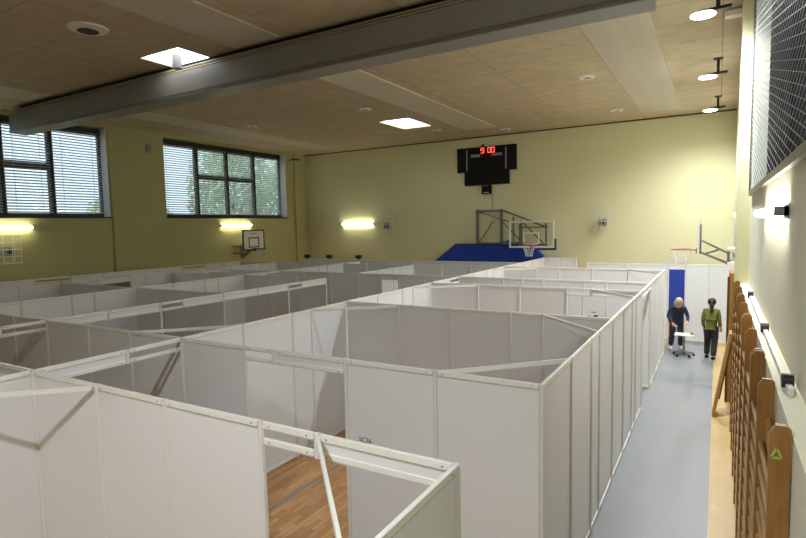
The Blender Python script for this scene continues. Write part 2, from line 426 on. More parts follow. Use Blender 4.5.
tag(MB().box(-.17, .17, -.1, .1, 0, .10, .01).build('emergency_light', M['white'], loc=(.2, 12.1, CEIL-.16)),
    'small white box light under the ceiling beside the yellow pilaster', 'light')

# ------------------------------------------------------------------ partitions
cache = {}
def cmesh(key, fn, m):
    if key not in cache: cache[key] = fn().mesh(key[0], m)
    return cache[key]
def part(name, me, parent, loc):
    o = bpy.data.objects.new(name, me); C.objects.link(o); o.parent = parent; o.location = loc; return o
PW = .0265
placed = set()
def oct_post(h):
    b = MB(); b.tube((0, 0, 0), (0, 0, h), .0245, n=8); b.box(-.012, .012, -.012, .012, h, h+.003); return b
def rail_mb(w, h, bolts=False):
    b = MB(); b.box(-w/2, w/2, -.015, .015, 0, h, .004)
    b.mi = 1
    for z in ((h*.2,) if h < .06 else (h*.2, h*.8)):
        pass
    b.box(-w/2, w/2, -.0158, .0158, .006, .009)
    if bolts:
        for s_ in (-1, 1):
            b.tube((s_*(w/2-.06), -.018, h/2), (s_*(w/2-.06), .018, h/2), .007, n=8)
    b.mi = 0
    return b
HD = .175
def wall(label, axis, c, nodes, kinds, posts=None, near=False):
    """one run of modular partition: nodes are positions along the axis; kinds p panel, r open rails, f fascia, o nothing"""
    a0 = nodes[0]
    t = thing('partition_screen', label, 'partition', (a0, c, 0) if axis == 'X' else (c, a0, 0), 0 if axis == 'X' else PI/2, 'white partition walls of the cubicles')
    t['kind'] = 'thing'
    posts = posts if posts is not None else 'F'*len(nodes)
    for n, p in zip(nodes, posts):
        w_ = (round(n, 1), round(c, 1)) if axis == 'X' else (round(c, 1), round(n, 1))
        if p == 'F' and w_ in placed: continue
        placed.add(w_) if p == 'F' else None
        if p == 'F': part('post', cmesh(('post', 0), lambda: oct_post(TOP), M['post']), t, (n-a0, 0, 0))
        elif p == 's': part('stub_post', cmesh(('stub_post', 0), lambda: oct_post(HD), M['post']), t, (n-a0, 0, TOP-HD))
    for a, b, k in zip(nodes[:-1], nodes[1:], kinds):
        w = round(b-a-2*PW, 3); m = (a+b)/2-a0
        rl = lambda: cmesh(('top_rail', w, near), lambda: rail_mb(w, .055, near), [M['rail'], M['grey']])
        if k == 'p':
            part('top_rail', rl(), t, (m, 0, TOP-.055))
            part('panel', cmesh(('panel', w), lambda: MB().box(-w/2, w/2, -.004, .004, 0, TOP-.055-.085), M['panel']), t, (m, 0, .085))
            part('bottom_rail', cmesh(('bottom_rail', w), lambda: MB().box(-w/2, w/2, -.015, .015, 0, .055, .004), M['rail']), t, (m, 0, .03))
        elif k in 'rf':
            part('top_rail', rl(), t, (m, 0, TOP-.055))
            part('lower_rail', cmesh(('lower_rail', w, near), lambda: rail_mb(w, .05, near), [M['rail'], M['grey']]), t, (m, 0, TOP-HD))
            if k == 'f':
                part('fascia', cmesh(('fascia', w), lambda: MB().box(-w/2, w/2, -.005, .005, 0, HD-.105), M['panel']), t, (m, 0, TOP-HD+.05))
    return t
def brace(label, p, q):
    """diagonal bar across a corner, end points in plan"""
    p = Vector((*p, TOP-.032)); q = Vector((*q, TOP-.032)); d = (q-p).normalized()
    m = (p+q)/2
    t = MB().bar(p+d*.040-m, q-d*.040-m, .022, .045).build('corner_brace', M['rail'], loc=m)
    tag(t, label, 'brace', 'diagonal corner braces')

# nodes
X1n = [-6.15, -4.99, -4.0, -2.89, -2.36, -1.31]
wall('nearest white partition wall facing the camera, with a doorway at its right end', 'X', 2.82, X1n, 'ppprf', 'FFFFsF', True)
brace('white diagonal bar across the near left corner, leftmost foreground brace', (-4.99, 2.82), (-6.15, 1.70)); brace('white diagonal bar over the foreground doorway with the parquet floor below', (-2.36, 2.82), (-1.31, 1.72))
wall('white partition wall running out of frame at the bottom left corner', 'Y', -6.15, [-.75, .3, 1.70, 2.82], 'ppp', 'FFFo', True)
wall('short olive-lit partition wall running out of frame at the bottom centre', 'Y', -1.31, [-.75, .3, 1.72, 2.82], 'ppp', 'FFFo', True)
wall('doorway lintel behind the near left corner at the left picture edge', 'X', 2.82, [-9.5, -8.4, -7.3, -6.15], 'frf', 'FssF'[:3]+'o', True)
wall('wide white lintel with double rails spanning the near corridor', 'Y', -6.13, [2.82, 3.85, 4.62], 'fr', 'oso', True)
wall('lintel with double open rails over the corridor at the left edge', 'Y', -9.5, [2.82, 3.95, 4.62], 'fr', 'oso', True)
wall('front wall of the big dark cell with doorway and tall grey white panels', 'X', 4.62, [-6.13, -4.95, -4.47, -3.44, -2.36, -1.31], 'prfpp', 'FFsFFF', True)
brace("wide white diagonal bar at the big dark cell's front right corner", (-2.36, 4.62), (-1.31, 5.7))
wall('grey shaded partition wall between the two corridor lintels', 'X', 4.62, [-9.5, -8.30, -7.25, -6.13], 'ppp', 'FFFo')
brace('white diagonal bar behind the grey wall between the corridor lintels', (-7.25, 4.62), (-6.13, 5.7))
wall('shaded partition wall at the left edge beyond the corridor lintel', 'X', 4.62, [-12.7, -11.62, -10.56, -9.5], 'ppp', 'oFFo')
wall('long beige white outer partition wall along the grey aisle', 'Y', -1.31, [4.62, 5.7, 6.75, 7.27, 8.3, 9.35, 10.38, 10.9, 11.85], 'pppppppp', 'oFFFFFFFF')
wall('long bright white partition wall dividing the block from the left side', 'Y', -6.13, [4.62, 5.7, 6.78, 7.27, 8.35, 9.42, 10.45, 10.93, 11.9], 'pppppppp', 'oFFFFFFFF')
wall('dark inner partition wall at the back of the big cell', 'X', 8.3, [-6.13, -4.96, -3.92, -2.86, -2.34, -1.31], 'ppppp', 'oFFFFo')
brace("grey diagonal bar at the big dark cell's back left corner", (-4.96, 8.3), (-6.13, 7.27)); brace("thin diagonal bar at the big dark cell's back right corner", (-2.34, 8.3), (-1.31, 7.27))
wall('bright white cell wall with a doorway, behind the big dark cell', 'X', 11.87, [-6.13, -4.88, -3.87, -2.82, -2.30, -1.31], 'ppprf', 'oFFFso')
brace('white diagonal bar in the left corner of the bright white cell', (-4.88, 11.87), (-6.13, 10.93)); brace('grey diagonal bar in the right corner of the bright white cell', (-2.30, 11.87), (-1.31, 10.9))
wall('row of open cell fronts under a long lintel, left of the bright wall', 'Y', -9.5, [4.62, 5.67, 6.72, 7.25, 8.3, 9.35, 10.4, 10.93, 11.95], 'ffrfffrf', 'FsFsFsFsF')
wall('long grey partition wall behind the open cell fronts', 'Y', -12.7, [4.62, 5.7, 6.75, 7.27, 8.35, 9.4, 10.45, 10.95, 11.95], 'pppppppp', 'FFFFFFFFF')
wall('cross wall between the first and second open fronted cell', 'X', 8.33, [-12.7, -11.6, -10.55, -9.5], 'ppp', 'oFFo')
wall('cross wall closing the second open fronted cell', 'X', 11.95, [-12.7, -11.6, -10.55, -9.5], 'ppp', 'oFFo')
wall('lintel over the second corridor left of the bright white cell', 'Y', -6.13, [11.9, 12.95, 13.52], 'fr', 'oso')
wall('lintel over the aisle opening halfway down the beige outer wall', 'Y', -1.31, [11.85, 12.9, 13.52], 'rf', 'oso')
wall('partition wall with pinned notice beyond the bright cell doorway', 'X', 13.52, [-6.13, -4.85, -4.32, -3.79, -2.81, -2.28, -1.31], 'pppppp', 'FFFFFFF')
wall('dark wall with a narrow doorway at the end of the middle lane', 'X', 13.52, [-12.7, -11.62, -10.56, -9.5, -8.64, -8.05, -7.2, -6.13], 'ppppfpp', 'oFFFFFFo')
wall('last stretch of beige outer partition wall before the two people', 'Y', -1.31, [13.52, 14.55, 15.6, 16.2, 17.2], 'pppp', 'oFFFF')
wall('far bright partition wall leading towards the back wall basketball hoop', 'Y', -6.13, [13.52, 14.55, 15.6, 16.15, 17.15, 18.2, 19.25, 20.3, 21.4, 22.0], 'pppppppp'+'p', 'oFFFFFFFFF')
wall('pale cross wall third behind the big cell, in the right block', 'X', 17.15, [-6.13, -5.0, -4.3, -3.3, -2.28, -1.31], 'ppppp', 'oFFFFo')
brace('farthest right diagonal bar, near the end of the beige outer wall', (-2.28, 17.15), (-1.31, 16.2)); brace('farthest left diagonal bar, beside the far bright partition wall', (-5.0, 17.15), (-6.13, 16.15))
wall('far cross wall left of the bright dividing line', 'X', 17.1, [-12.7, -11.6, -10.55, -9.5, -8.4, -7.3, -6.13], 'pppppp', 'oFFFFFo')
wall('far lengthwise partition wall below the blue ramp cover', 'Y', -9.5, [13.52, 14.6, 15.6, 16.1, 17.1], 'pppp', 'oFFFo')
wall('far lengthwise partition wall below the back wall lamp', 'Y', -12.7, [11.95, 12.9, 13.52, 14.6, 15.6, 16.1, 17.1, 18.2], 'frppppp', 'osFFFFFF')
wall('partition wall nearest but one to the left gym wall', 'Y', -16.2, [4.62, 5.7, 6.75, 7.27, 8.33, 9.4, 10.45, 10.95, 11.95, 13.5, 14.6, 15.6, 16.1, 17.1], 'pppprfpppoppp'[:9]+'fppp'[:4], 'FFFFFsFFFFFFFF')
wall('left side cross wall between two far left cells', 'X', 8.33, [-16.2, -15.1, -14.0, -12.7], 'ppp', 'oFFo')
wall('second left side cross wall further back', 'X', 11.95, [-16.2, -15.1, -14.0, -12.7], 'ppp', 'oFFo')
wall('third left side cross wall beyond the second corridor', 'X', 13.52, [-16.2, -15.1, -14.0, -12.7], 'rfp', 'osFo')
wall('fourth left side cross wall, under the left basketball hoop', 'X', 17.1, [-18.4, -17.3, -16.2, -15.1, -14.0, -12.7], 'ppppp', 'FFoFFo')
wall('partition wall standing right along the left gym wall', 'Y', -18.4, [6.5, 7.6, 8.7, 9.8, 10.9, 11.95, 13.0, 14.1, 15.2, 16.2, 17.1], 'pprpfpprfp'[:10], 'FFFFFFFFFFo')
wall('farthest cross wall in front of the back wall lamp', 'X', 19.1, [-16.2, -15.1, -14.0, -12.9, -11.8, -10.7, -9.6, -8.5, -7.3, -6.13], 'ppppppppp', 'FFFFFFFFFo')
wall('short bright wall end below the back wall backboard', 'X', 22.0, [-6.13, -5.4, -4.85], 'pp', 'oFF')
wall('end wall across the aisle behind the two people', 'X', 19.4, [-3.9, -2.63, -1.36, -.86, -.2, .44], 'ppfpp', 'FFFFFF')

# little dark boxes on the far partitions, notices
for x, z, y, lab in ((-16.0, 2.24, 19.1, 'small dark box far left on the back partition tops'),
                     (-14.95, 2.5, 19.1, 'small dark box second from left on the back partition tops'),
                     (-13.35, 2.5, 19.1, 'small dark box under the back wall lamp and loudspeaker')):
    t = thing('spotlight', lab, 'spotlight', (x if x > -16 else -16.2, y, TOP), 0, 'small dark boxes on the partition tops')
    MB().box(-.03, .03, -.03, .03, 0, .05).build('clamp', M['dark'], t)
    MB().box(-.12, .12, -.08, .08, .05, .2, .01).build('housing', M['dark'], t)
def text(name, s, size, mt, parent, loc, rot=(PI/2, 0, 0), ext=.001):
    cu_ = bpy.data.curves.new(name, 'FONT'); cu_.body = s; cu_.size = size; cu_.extrude = ext; cu_.align_x = 'CENTER'; cu_.align_y = 'CENTER'
    tmp = bpy.data.objects.new(name, cu_); C.objects.link(tmp)
    bpy.context.view_layer.update()
    me = bpy.data.meshes.new_from_object(tmp.evaluated_get(bpy.context.evaluated_depsgraph_get()))
    bpy.data.objects.remove(tmp); me.materials.clear(); me.materials.append(mt)
    o = bpy.data.objects.new(name, me); C.objects.link(o); o.parent = parent; o.location = loc; o.rotation_euler = rot
    return o
t = thing('paper_sign', 'white paper sign with dark lettering on the big cell front wall', 'sign', (-3.14, 4.612, 1.64))
MB().box(-.22, .22, -.003, .0, -.07, .12).build('sheet', M['panel'], t)
text('lettering', 'SC36', .075, M['dark'], t, (-.06, -.004, .0))
t = thing('notice_sheet', 'small printed notice on the wall seen through the bright cell doorway', 'sign', (-2.56, 13.512, 1.68))
MB().box(-.16, .16, -.003, 0, -.12, .12).build('sheet', M['panel'], t)
p_ = MB(); p_.box(-.06, .06, -.006, -.003, .04, .055); p_.box(-.13, -.06, -.006, -.003, -.05, -.04); p_.box(.0, .1, -.006, -.003, -.07, -.02)
p_.build('print', M['dark'], t)

# ------------------------------------------------------------------ scoreboard
t = thing('scoreboard', 'black stepped electronic scoreboard high on the yellow back wall', 'scoreboard', (-8.97, YB-.012, 5.66))
MB().box(-1.40, 1.38, -.12, 0, .60, 1.68, .01).box(-1.05, 1.05, -.115, 0, 0, .60, .01).build('board', M['black'], t)
for s_ in (-1, 1): MB().box(s_*.92-.03, s_*.92+.03, -.125, -.12, .66, 1.60).build('name_strip', M['grey'], t)
for a, b in ((-.72, -.28), (.28, .74)): MB().box(a, b, -.126, -.12, 1.25, 1.37).build('caption_panel', M['grey'], t)
SEG = {'9': 'abcdfg', '0': 'abcdef', '8': 'abcdefg', '1': 'bc'}
def digit(ch, x, z, w, h, mt, name='digit'):
    b = MB(); e = w*.13
    S = {'a': (x, x+w, z+h-e, z+h), 'd': (x, x+w, z, z+e), 'g': (x, x+w, z+h/2-e/2, z+h/2+e/2), 'f': (x, x+e, z+h/2, z+h), 'e': (x, x+e, z, z+h/2), 'b': (x+w-e, x+w, z+h/2, z+h), 'c': (x+w-e, x+w, z, z+h/2)}
    for q in SEG[ch]: a, c_, d, f_ = S[q]; b.box(a, c_, -.128, -.12, d, f_)
    return b.build(name, mt, t)
digit('9', -.24, 1.40, .15, .23, M['led']); digit('0', .08, 1.40, .14, .23, M['led']); digit('0', .26, 1.40, .14, .23, M['led'])
digit('1', -.27, 1.22, .08, .12, M['leddim']); digit('1', .16, 1.22, .08, .12, M['leddim'])
MB().box(-.22, -.12, -.1, 0, 1.68, 1.80).build('sensor', M['dark'], t)
t = thing('shot_clock_box', 'small black box mounted below the scoreboard', 'display', (-8.97, YB, 5.25))
MB().box(-.21, .21, -.16, 0, 0, .40, .01).build('housing', M['black'], t)
MB().box(-.12, .14, -.165, -.16, .05, .08).build('lower_strip', M['white'], t)
MB().box(-.15, .13, -.165, -.16, .36, .39).build('upper_strip', M['grey'], t)
tag(MB().box(-.012, .012, -.012, 0, 0, .68).build('cable', M['beamrail'], loc=(-8.72, YB, 4.58)), 'thin cable running down the wall below the scoreboard', 'cable')

# ------------------------------------------------------------------ basketball goals
def rim_net(t, c, r=.225, mt=None, back=(0, 1, 0), gap=.15):
    n = 20
    pts = [(c[0]+r*math.cos(2*PI*i/n), c[1]+r*math.sin(2*PI*i/n), c[2]) for i in range(n)]
    b = MB().path(pts, .011, close=True)
    bk = Vector(back); cc = Vector(c); sd = bk.cross(Vector((0, 0, 1)))
    for s_ in (-1, 1): b.tube(cc+bk*r*.85+sd*s_*.1, cc+bk*(r+gap)+sd*s_*.09-Vector((0, 0, .03)), .012)
    b.bar(cc+bk*(r+gap-.02)+Vector((0, 0, -.1)), cc+bk*(r+gap-.02)+Vector((0, 0, .03)), .2, .02, up=back)
    rim = b.build('rim', mt or M['orange'], t)
    if True:
        nb = MB(); lv = [(1.0, 0), (.9, -.11), (.74, -.22), (.6, -.33), (.56, -.42)]; m = 12
        for k in range(4):
            (ra, za), (rb, zb) = lv[k], lv[k+1]
            for i in range(m):
                for dlt in (-.5, .5):
                    a = 2*PI*(i+(k % 2)*.5)/m; b2 = a+dlt*2*PI/m
                    nb.tube((c[0]+r*ra*math.cos(a), c[1]+r*ra*math.sin(a), c[2]+za), (c[0]+r*rb*math.cos(b2), c[1]+r*rb*math.sin(b2), c[2]+zb), .006, n=4)
        nb.build('net', M['net'], rim)
# main goal swung out from the back wall
t = thing('basketball_goal', 'clear backboard with white outline on a steel frame, back wall', 'basketball hoop', (-6.3, 20.8, 0))
MB().box(-.9, .9, -.01, .01, 2.95, 4.0).build('backboard', M['acrylic'], t)
b = MB()
for a in ((-.9, -.84, 2.95, 4.0), (.84, .9, 2.95, 4.0), (-.84, .84, 3.94, 4.0), (-.84, .84, 2.95, 3.01)): b.box(a[0], a[1], -.025, .025, a[2], a[3])
b.build('board_outline', M['white'], t)
b = MB()
for a in ((-.32, -.27, 3.12, 3.55), (.27, .32, 3.12, 3.55), (-.27, .27, 3.5, 3.55), (-.27, .27, 3.08, 3.12)): b.box(a[0], a[1], -.02, -.011, a[2], a[3])
b.build('target_square', M['white'], t)
MB().box(-.03, .95, -.035, .035, 2.86, 2.945).box(.905, .965, -.035, .035, 2.86, 3.3).box(-.965, -.905, -.035, .035, 2.9, 3.28).build('edge_padding', M['navy'], t)
rim_net(t, (.02, -.38, 3.05))
b = MB(); hx = [-3.14, -2.0]
yw = 2.14
for x in hx: b.bar((x, yw, 3.0), (x, yw, 4.56), .09, .09)
b.bar((hx[0], yw, 4.5), (hx[1], yw, 4.5), .07, .07); b.bar((hx[0], yw, 3.06), (hx[1], yw, 3.06), .06, .06)
b.bar((hx[0]+.1, yw, 3.1), (-2.34, yw-.1, 4.05), .04, .04); b.bar((hx[0], yw-.06, 4.5), (-1.5, yw-.5, 4.0), .05, .05)
b.build('wall_frame', M['steel'], t)
b = MB()
b.bar((-1.95, yw-.05, 4.52), (.55, .1, 3.75), .06, .06); b.bar((-1.95, yw-.05, 3.12), (.55, .1, 3.06), .06, .06)
b.bar((-1.9, yw-.1, 4.0), (-.6, .9, 3.06), .04, .04); b.bar((-.7, .95, 4.0), (.5, .15, 3.05), .04, .04)
for x, y, z0, z1 in ((-.7, .95, 3.06, 4.05), (.55, .1, 2.97, 3.9), (-.5, .1, 2.97, 3.9), (-1.2, 1.4, 3.06, 4.2)): b.bar((x, y, z0), (x, y, z1), .055, .055)
b.bar((-.55, .1, 3.75), (.6, .1, 3.75), .05, .05); b.bar((-.55, .1, 3.05), (.6, .1, 3.05), .05, .05)
b.build('swing_frame', M['steel'], t)
# left wall practice goal
t = thing('basketball_goal', 'small white backboard with black square on the left wall', 'basketball hoop', (-18.2, 17.78, 0))
MB().box(-.015, .015, -.64, .64, 2.98, 3.86).build('backboard', M['white'], t)
b = MB()
for a in ((-.66, .66, 3.82, 3.88), (-.66, .66, 2.95, 3.01), (-.66, -.60, 3.01, 3.82), (.60, .66, 3.01, 3.82)): b.box(-.02, .022, *a)
b.build('board_border', M['dark'], t)
b = MB()
for a in ((-.32, .32, 3.49, 3.54), (-.32, .32, 3.08, 3.12), (-.32, -.27, 3.12, 3.49), (.27, .32, 3.12, 3.49)): b.box(.015, .021, *a)
b.build('target_square', M['dark'], t)
MB().box(.015, .02, -.2, .2, 3.68, 3.72).build('printed_line', M['grey'], t)
rim_net(t, (.39, .05, 3.02), mt=M['dark'], back=(-1, 0, 0))
b = MB()
for z in (2.80, 3.13): b.bar((-1.216, -.05, z), (-.6, -.15, z), .05, .05); b.bar((-1.216, .35, z), (-.6, -.1, z), .04, .04); b.bar((-1.19, -.15, z), (-1.19, .5, z), .05, .05)
b.bar((-.62, -.15, 2.62), (-.62, -.15, 3.2), .10, .10); b.bar((-.62, -.15, 2.62), (-.03, -.05, 3.06), .13, .13); b.bar((-.62, -.1, 3.15), (-.03, 0, 3.4), .06, .06)
b.build('bracket', M['steel'], t)
# right wall practice goal
t = thing('basketball_goal', 'edge-on white backboard on a steel bracket above the wall bars', 'basketball hoop', (-.39, 15.0, 0))
MB().box(-.02, .012, -.6, .6, 3.1, 3.92).build('backboard', M['white'], t)
b = MB(); b.bar((.03, 0, 3.08), (.03, 0, 3.8), .045, .045)
for s_ in (-.25, .25):
    b.bar((.03, s_*.6, 3.42), (.62, s_, 3.10), .03, .03); b.bar((.03, s_*.6, 3.12), (.62, s_, 2.86), .03, .03); b.bar((.14, s_*.6, 3.09), (.42, s_*.8, 3.18), .03, .03)
b.bar((.62, 0, 2.82), (.62, 0, 3.15), .06, .06)
b.build('bracket', M['chrome'], t)
b = MB(); b.box(.6, .885, -.3, .3, 3.19, 3.23); b.box(.6, .885, -.3, .3, 2.84, 2.89); b.bar((.66, 0, 2.9), (.8, 0, 3.19), .03, .03); b.bar((.8, 0, 2.9), (.66, 0, 3.19), .03, .03)
b.build('wall_mount', M['white'], t)
rim_net(t, (-.38, 0, 3.19), back=(1, 0, 0), gap=.12)

# ------------------------------------------------------------------ caged loudspeakers
def caged(label, loc, w, h, d, rz=0):
    t = thing('caged_loudspeaker', label, 'loudspeaker', loc, rz, 'caged wall loudspeakers')
    b = MB(); r = .012
    for z in [h*i/4 for i in range(5)]:
        b.path([(-w/2, 0, z), (-w/2, -d, z), (w/2, -d, z), (w/2, 0, z)], r, n=6)
    for x in (-w/2, w/2):
        b.tube((x, -d, 0), (x, -d, h), r, n=6); b.tube((x, 0, 0), (x, 0, h), r, n=6)
    b.tube((0, -d, 0), (0, -d, h), r, n=6); b.tube((0, -d, 0), (0, 0, 0), r, n=6); b.tube((0, -d, h), (0, 0, h), r, n=6)
    b.build('wire_cage', M['net'], t)
    s_ = MB(); s_.box(-.13, .13, -.28, -.06, h*.25, h*.62, .02); s_.build('speaker_box', M['grey'], t)
    MB().tube((0, -.281, h*.44), (0, -.30, h*.44), .085, n=18).build('speaker_cone', M['dark'], t)
    MB().box(-.04, .04, -.06, 0, h*.35, h*.55).build('bracket', M['white'], t)
    return t
caged('loudspeaker in a white wire cage on the back wall right of the hoop', (-4.0, YB, 3.5), .50, .86, .45)
caged('loudspeaker in a wire cage on the back wall beside the lamp', (-14.2, YB, 3.55), .46, .84, .3)
caged('loudspeaker in a wire cage on the left wall, at the left picture edge', (XL, 8.4, 3.0), .5, .86, .45, PI/2)
tag(MB().box(0, .06, -.09, .09, 0, .3, .01).build('wall_sensor', M['grey'], loc=(XL, 13.6, 7.0)), 'small grey box high on the left wall between the windows', 'sensor')
t = thing('wall_bracket', 'dark wall bracket with arm beside the far window top', 'bracket', (XL, 21.7, 7.45))
MB().bar((0, 0, 0), (.5, .0, .0), .05, .05).build('arm', M['dark'], t); MB().box(.4, .52, -.25, .25, -.03, .03).build('head', M['dark'], t)

# ------------------------------------------------------------------ blue mats
t = thing('crash_mat', 'dark blue sloped crash mat cover along the back wall', 'gym mat', (-8.75, 22.5, 0))
MB().prism([(-2.75, 0), (-2.75, 2.15), (-1.55, 3.03), (2.0, 3.03), (2.65, 2.3), (2.65, 0)], -.12, .15, 'Y').build('cover', M['blue'], t)
MB().box(-1.55, 2.0, -.14, .17, 3.0, 3.045).build('top_seam', M['navy'], t)
tag(MB().box(-.5, .5, -.08, .08, 0, 2.2, .02).build('wall_mat', M['blue'], loc=(-1.45, 22.85, .002)), 'upright bright blue mat seen through the opening behind the blonde person', 'gym mat')

# ------------------------------------------------------------------ wall bars
def wall_bars(y0, n, label, xw=XR, top=2.80, front=.265, back=.365):
    t = thing('wall_bars', label, 'wall bars', (0, y0, 0), 0, 'wooden wall bars')
    bay = .98
    for i in range(n+1):
        y = i*bay if i < n else n*bay-.045
        b = MB(); b.prism([(front, 0), (back, 0), (back, top-.02), (back-.02, top), (front+.03, top), (front, top-.05)], y, y+.04, 'Y'); b.build('upright', M['wood'], t)
    for k in range(14):
        z = .14+k*.17
        b = MB()
        for i in range(n):
            r = bmesh.ops.create_cone(b.b, cap_ends=True, segments=10, radius1=.5, radius2=.5, depth=1,
                matrix=Matrix.Translation((front+.028, (i+.5)*bay, z)) @ Matrix.Rotation(PI/2, 4, 'X') @ Matrix.Diagonal((.034, .046, bay-.045, 1)))
        b.build('rung', M['woodY'], t)
    b = MB(); b.box(front+.05, front+.075, .045, n*bay-.05, top-.42, top-.27, .005); b.build('top_board', M['woodY'], t)
    return t
wall_bars(3.45, 2, 'wooden wall bars nearest the camera at the lower right')
wall_bars(5.45, 2, 'second section of wooden wall bars along the right wall')
wall_bars(7.45, 2, 'third section of wooden wall bars along the right wall')
wall_bars(9.44, 2, 'farthest section of wooden wall bars, just before the yellow pilaster')
tp = MB(); tp.prism([(-.075, 0), (.075, 0), (0, .12)], -.004, 0, 'Y')
t = thing('triangular_tag', 'small lime green triangular tag hanging on the nearest wall bars', 'tag', (.30, 3.4465, 2.62))
b = MB(); P = [Vector((-.025, 0, 0)), Vector((.025, 0, 0)), Vector((0, 0, .055))]
for i in range(3): b.bar(P[i], P[(i+1) % 3], .006, .012, up=(0, 0, 1) if i == 0 else (1, 0, .5))
b.build('triangle', M['lime'], t)
t = thing('rail_track', 'long white rail with black knobs along the right wall', 'rail', (.44, 0, 2.77))
MB().box(-.02, .02, 4.3, 9.6, -.03, .02, .006).build('rail', M['white'], t)
for y in (4.45, 6.55, 9.35): MB().tube((-.04, y, .03), (.03, y, .03), .05, n=14).build('knob', M['dark'], t)
tk = MB(); y = 4.5
while y < 9.5: tk.box(-.0215, -.02, y, y+.015, -.02, .03); y += .35
tk.build('tick_marks', M['grey'], t)
# tall wooden backing under the right hoop
t = thing('wooden_post_frame', 'tall wooden frame under the right hoop, beyond the pilaster', 'wooden frame', (.0, 13.2, 0))
MB().box(.24, .48, 0, .9, 0, 2.78, .01).build('frame_board', M['wood'], t)
MB().box(.20, .24, .0, .12, 0, 2.7).build('edge_post', M['woodd'], t)
# plank leaning on the bars
t = thing('wooden_plank', 'varnished wooden plank leaning against the wall bars at the aisle edge', 'plank', (0, 12.3, 0))
b = MB(); p0, p1 = Vector((.0, 0, .025)), Vector((.265, 0, 1.69)); d = (p1-p0).normalized()
b.bar(p0, p1, .45, .05, up=(1, 0, 0)); b.build('board', M['woodp'], t)
b = MB(); b.bar(p0+d*.3+Vector((.04, 0, 0)), p1-d*.2+Vector((.04, 0, 0)), .05, .04, up=(1, 0, 0)); b.build('batten', M['woodd'], t)
# old wall bars on the left wall, seen between partitions
t = thing('wall_bars', 'dark wooden wall bars low on the left gym wall', 'wall bars', (XL, 6.2, 0), 0, 'wooden wall bars')
for i in range(4): MB().box(.05, .18, i*.9, i*.9+.05, 0, 2.3).build('upright', M['woodd'], t)
for k in range(12): MB().box(.08, .12, .0, 2.7, .15+k*.18, .19+k*.18).build('rung', M['wood'], t)

# ------------------------------------------------------------------ people
def skin_mesh(name, verts, edges, radii, root, mats, sub=2):
    me = bpy.data.meshes.new(name); me.from_pydata([Vector(v) for v in verts], edges, [])
    o = bpy.data.objects.new(name, me); C.objects.link(o)
    o.modifiers.new('s', 'SKIN')
    for i, r in enumerate(radii):
        sv = me.skin_vertices[0].data[i]; sv.radius = (r, r) if not isinstance(r, tuple) else r; sv.use_root = (i == root)
    ss = o.modifiers.new('u', 'SUBSURF'); ss.levels = sub; ss.render_levels = sub
    bpy.context.view_layer.update()
    res = bpy.data.meshes.new_from_object(o.evaluated_get(bpy.context.evaluated_depsgraph_get()))
    bpy.data.objects.remove(o); res.name = name; res.materials.clear()
    for m in mats: res.materials.append(m)
    for p in res.polygons: p.use_smooth = True
    return res
def bez(a, b, n):
    return [Vector(a).lerp(Vector(b), i/n) for i in range(1, n+1)]
class Sk:
    def __init__(s): s.v = []; s.e = []; s.r = []
    def add(s, p, r, par=None):
        s.v.append(Vector(p)); s.r.append(r)
        if par is not None: s.e.append((par, len(s.v)-1))
        return len(s.v)-1
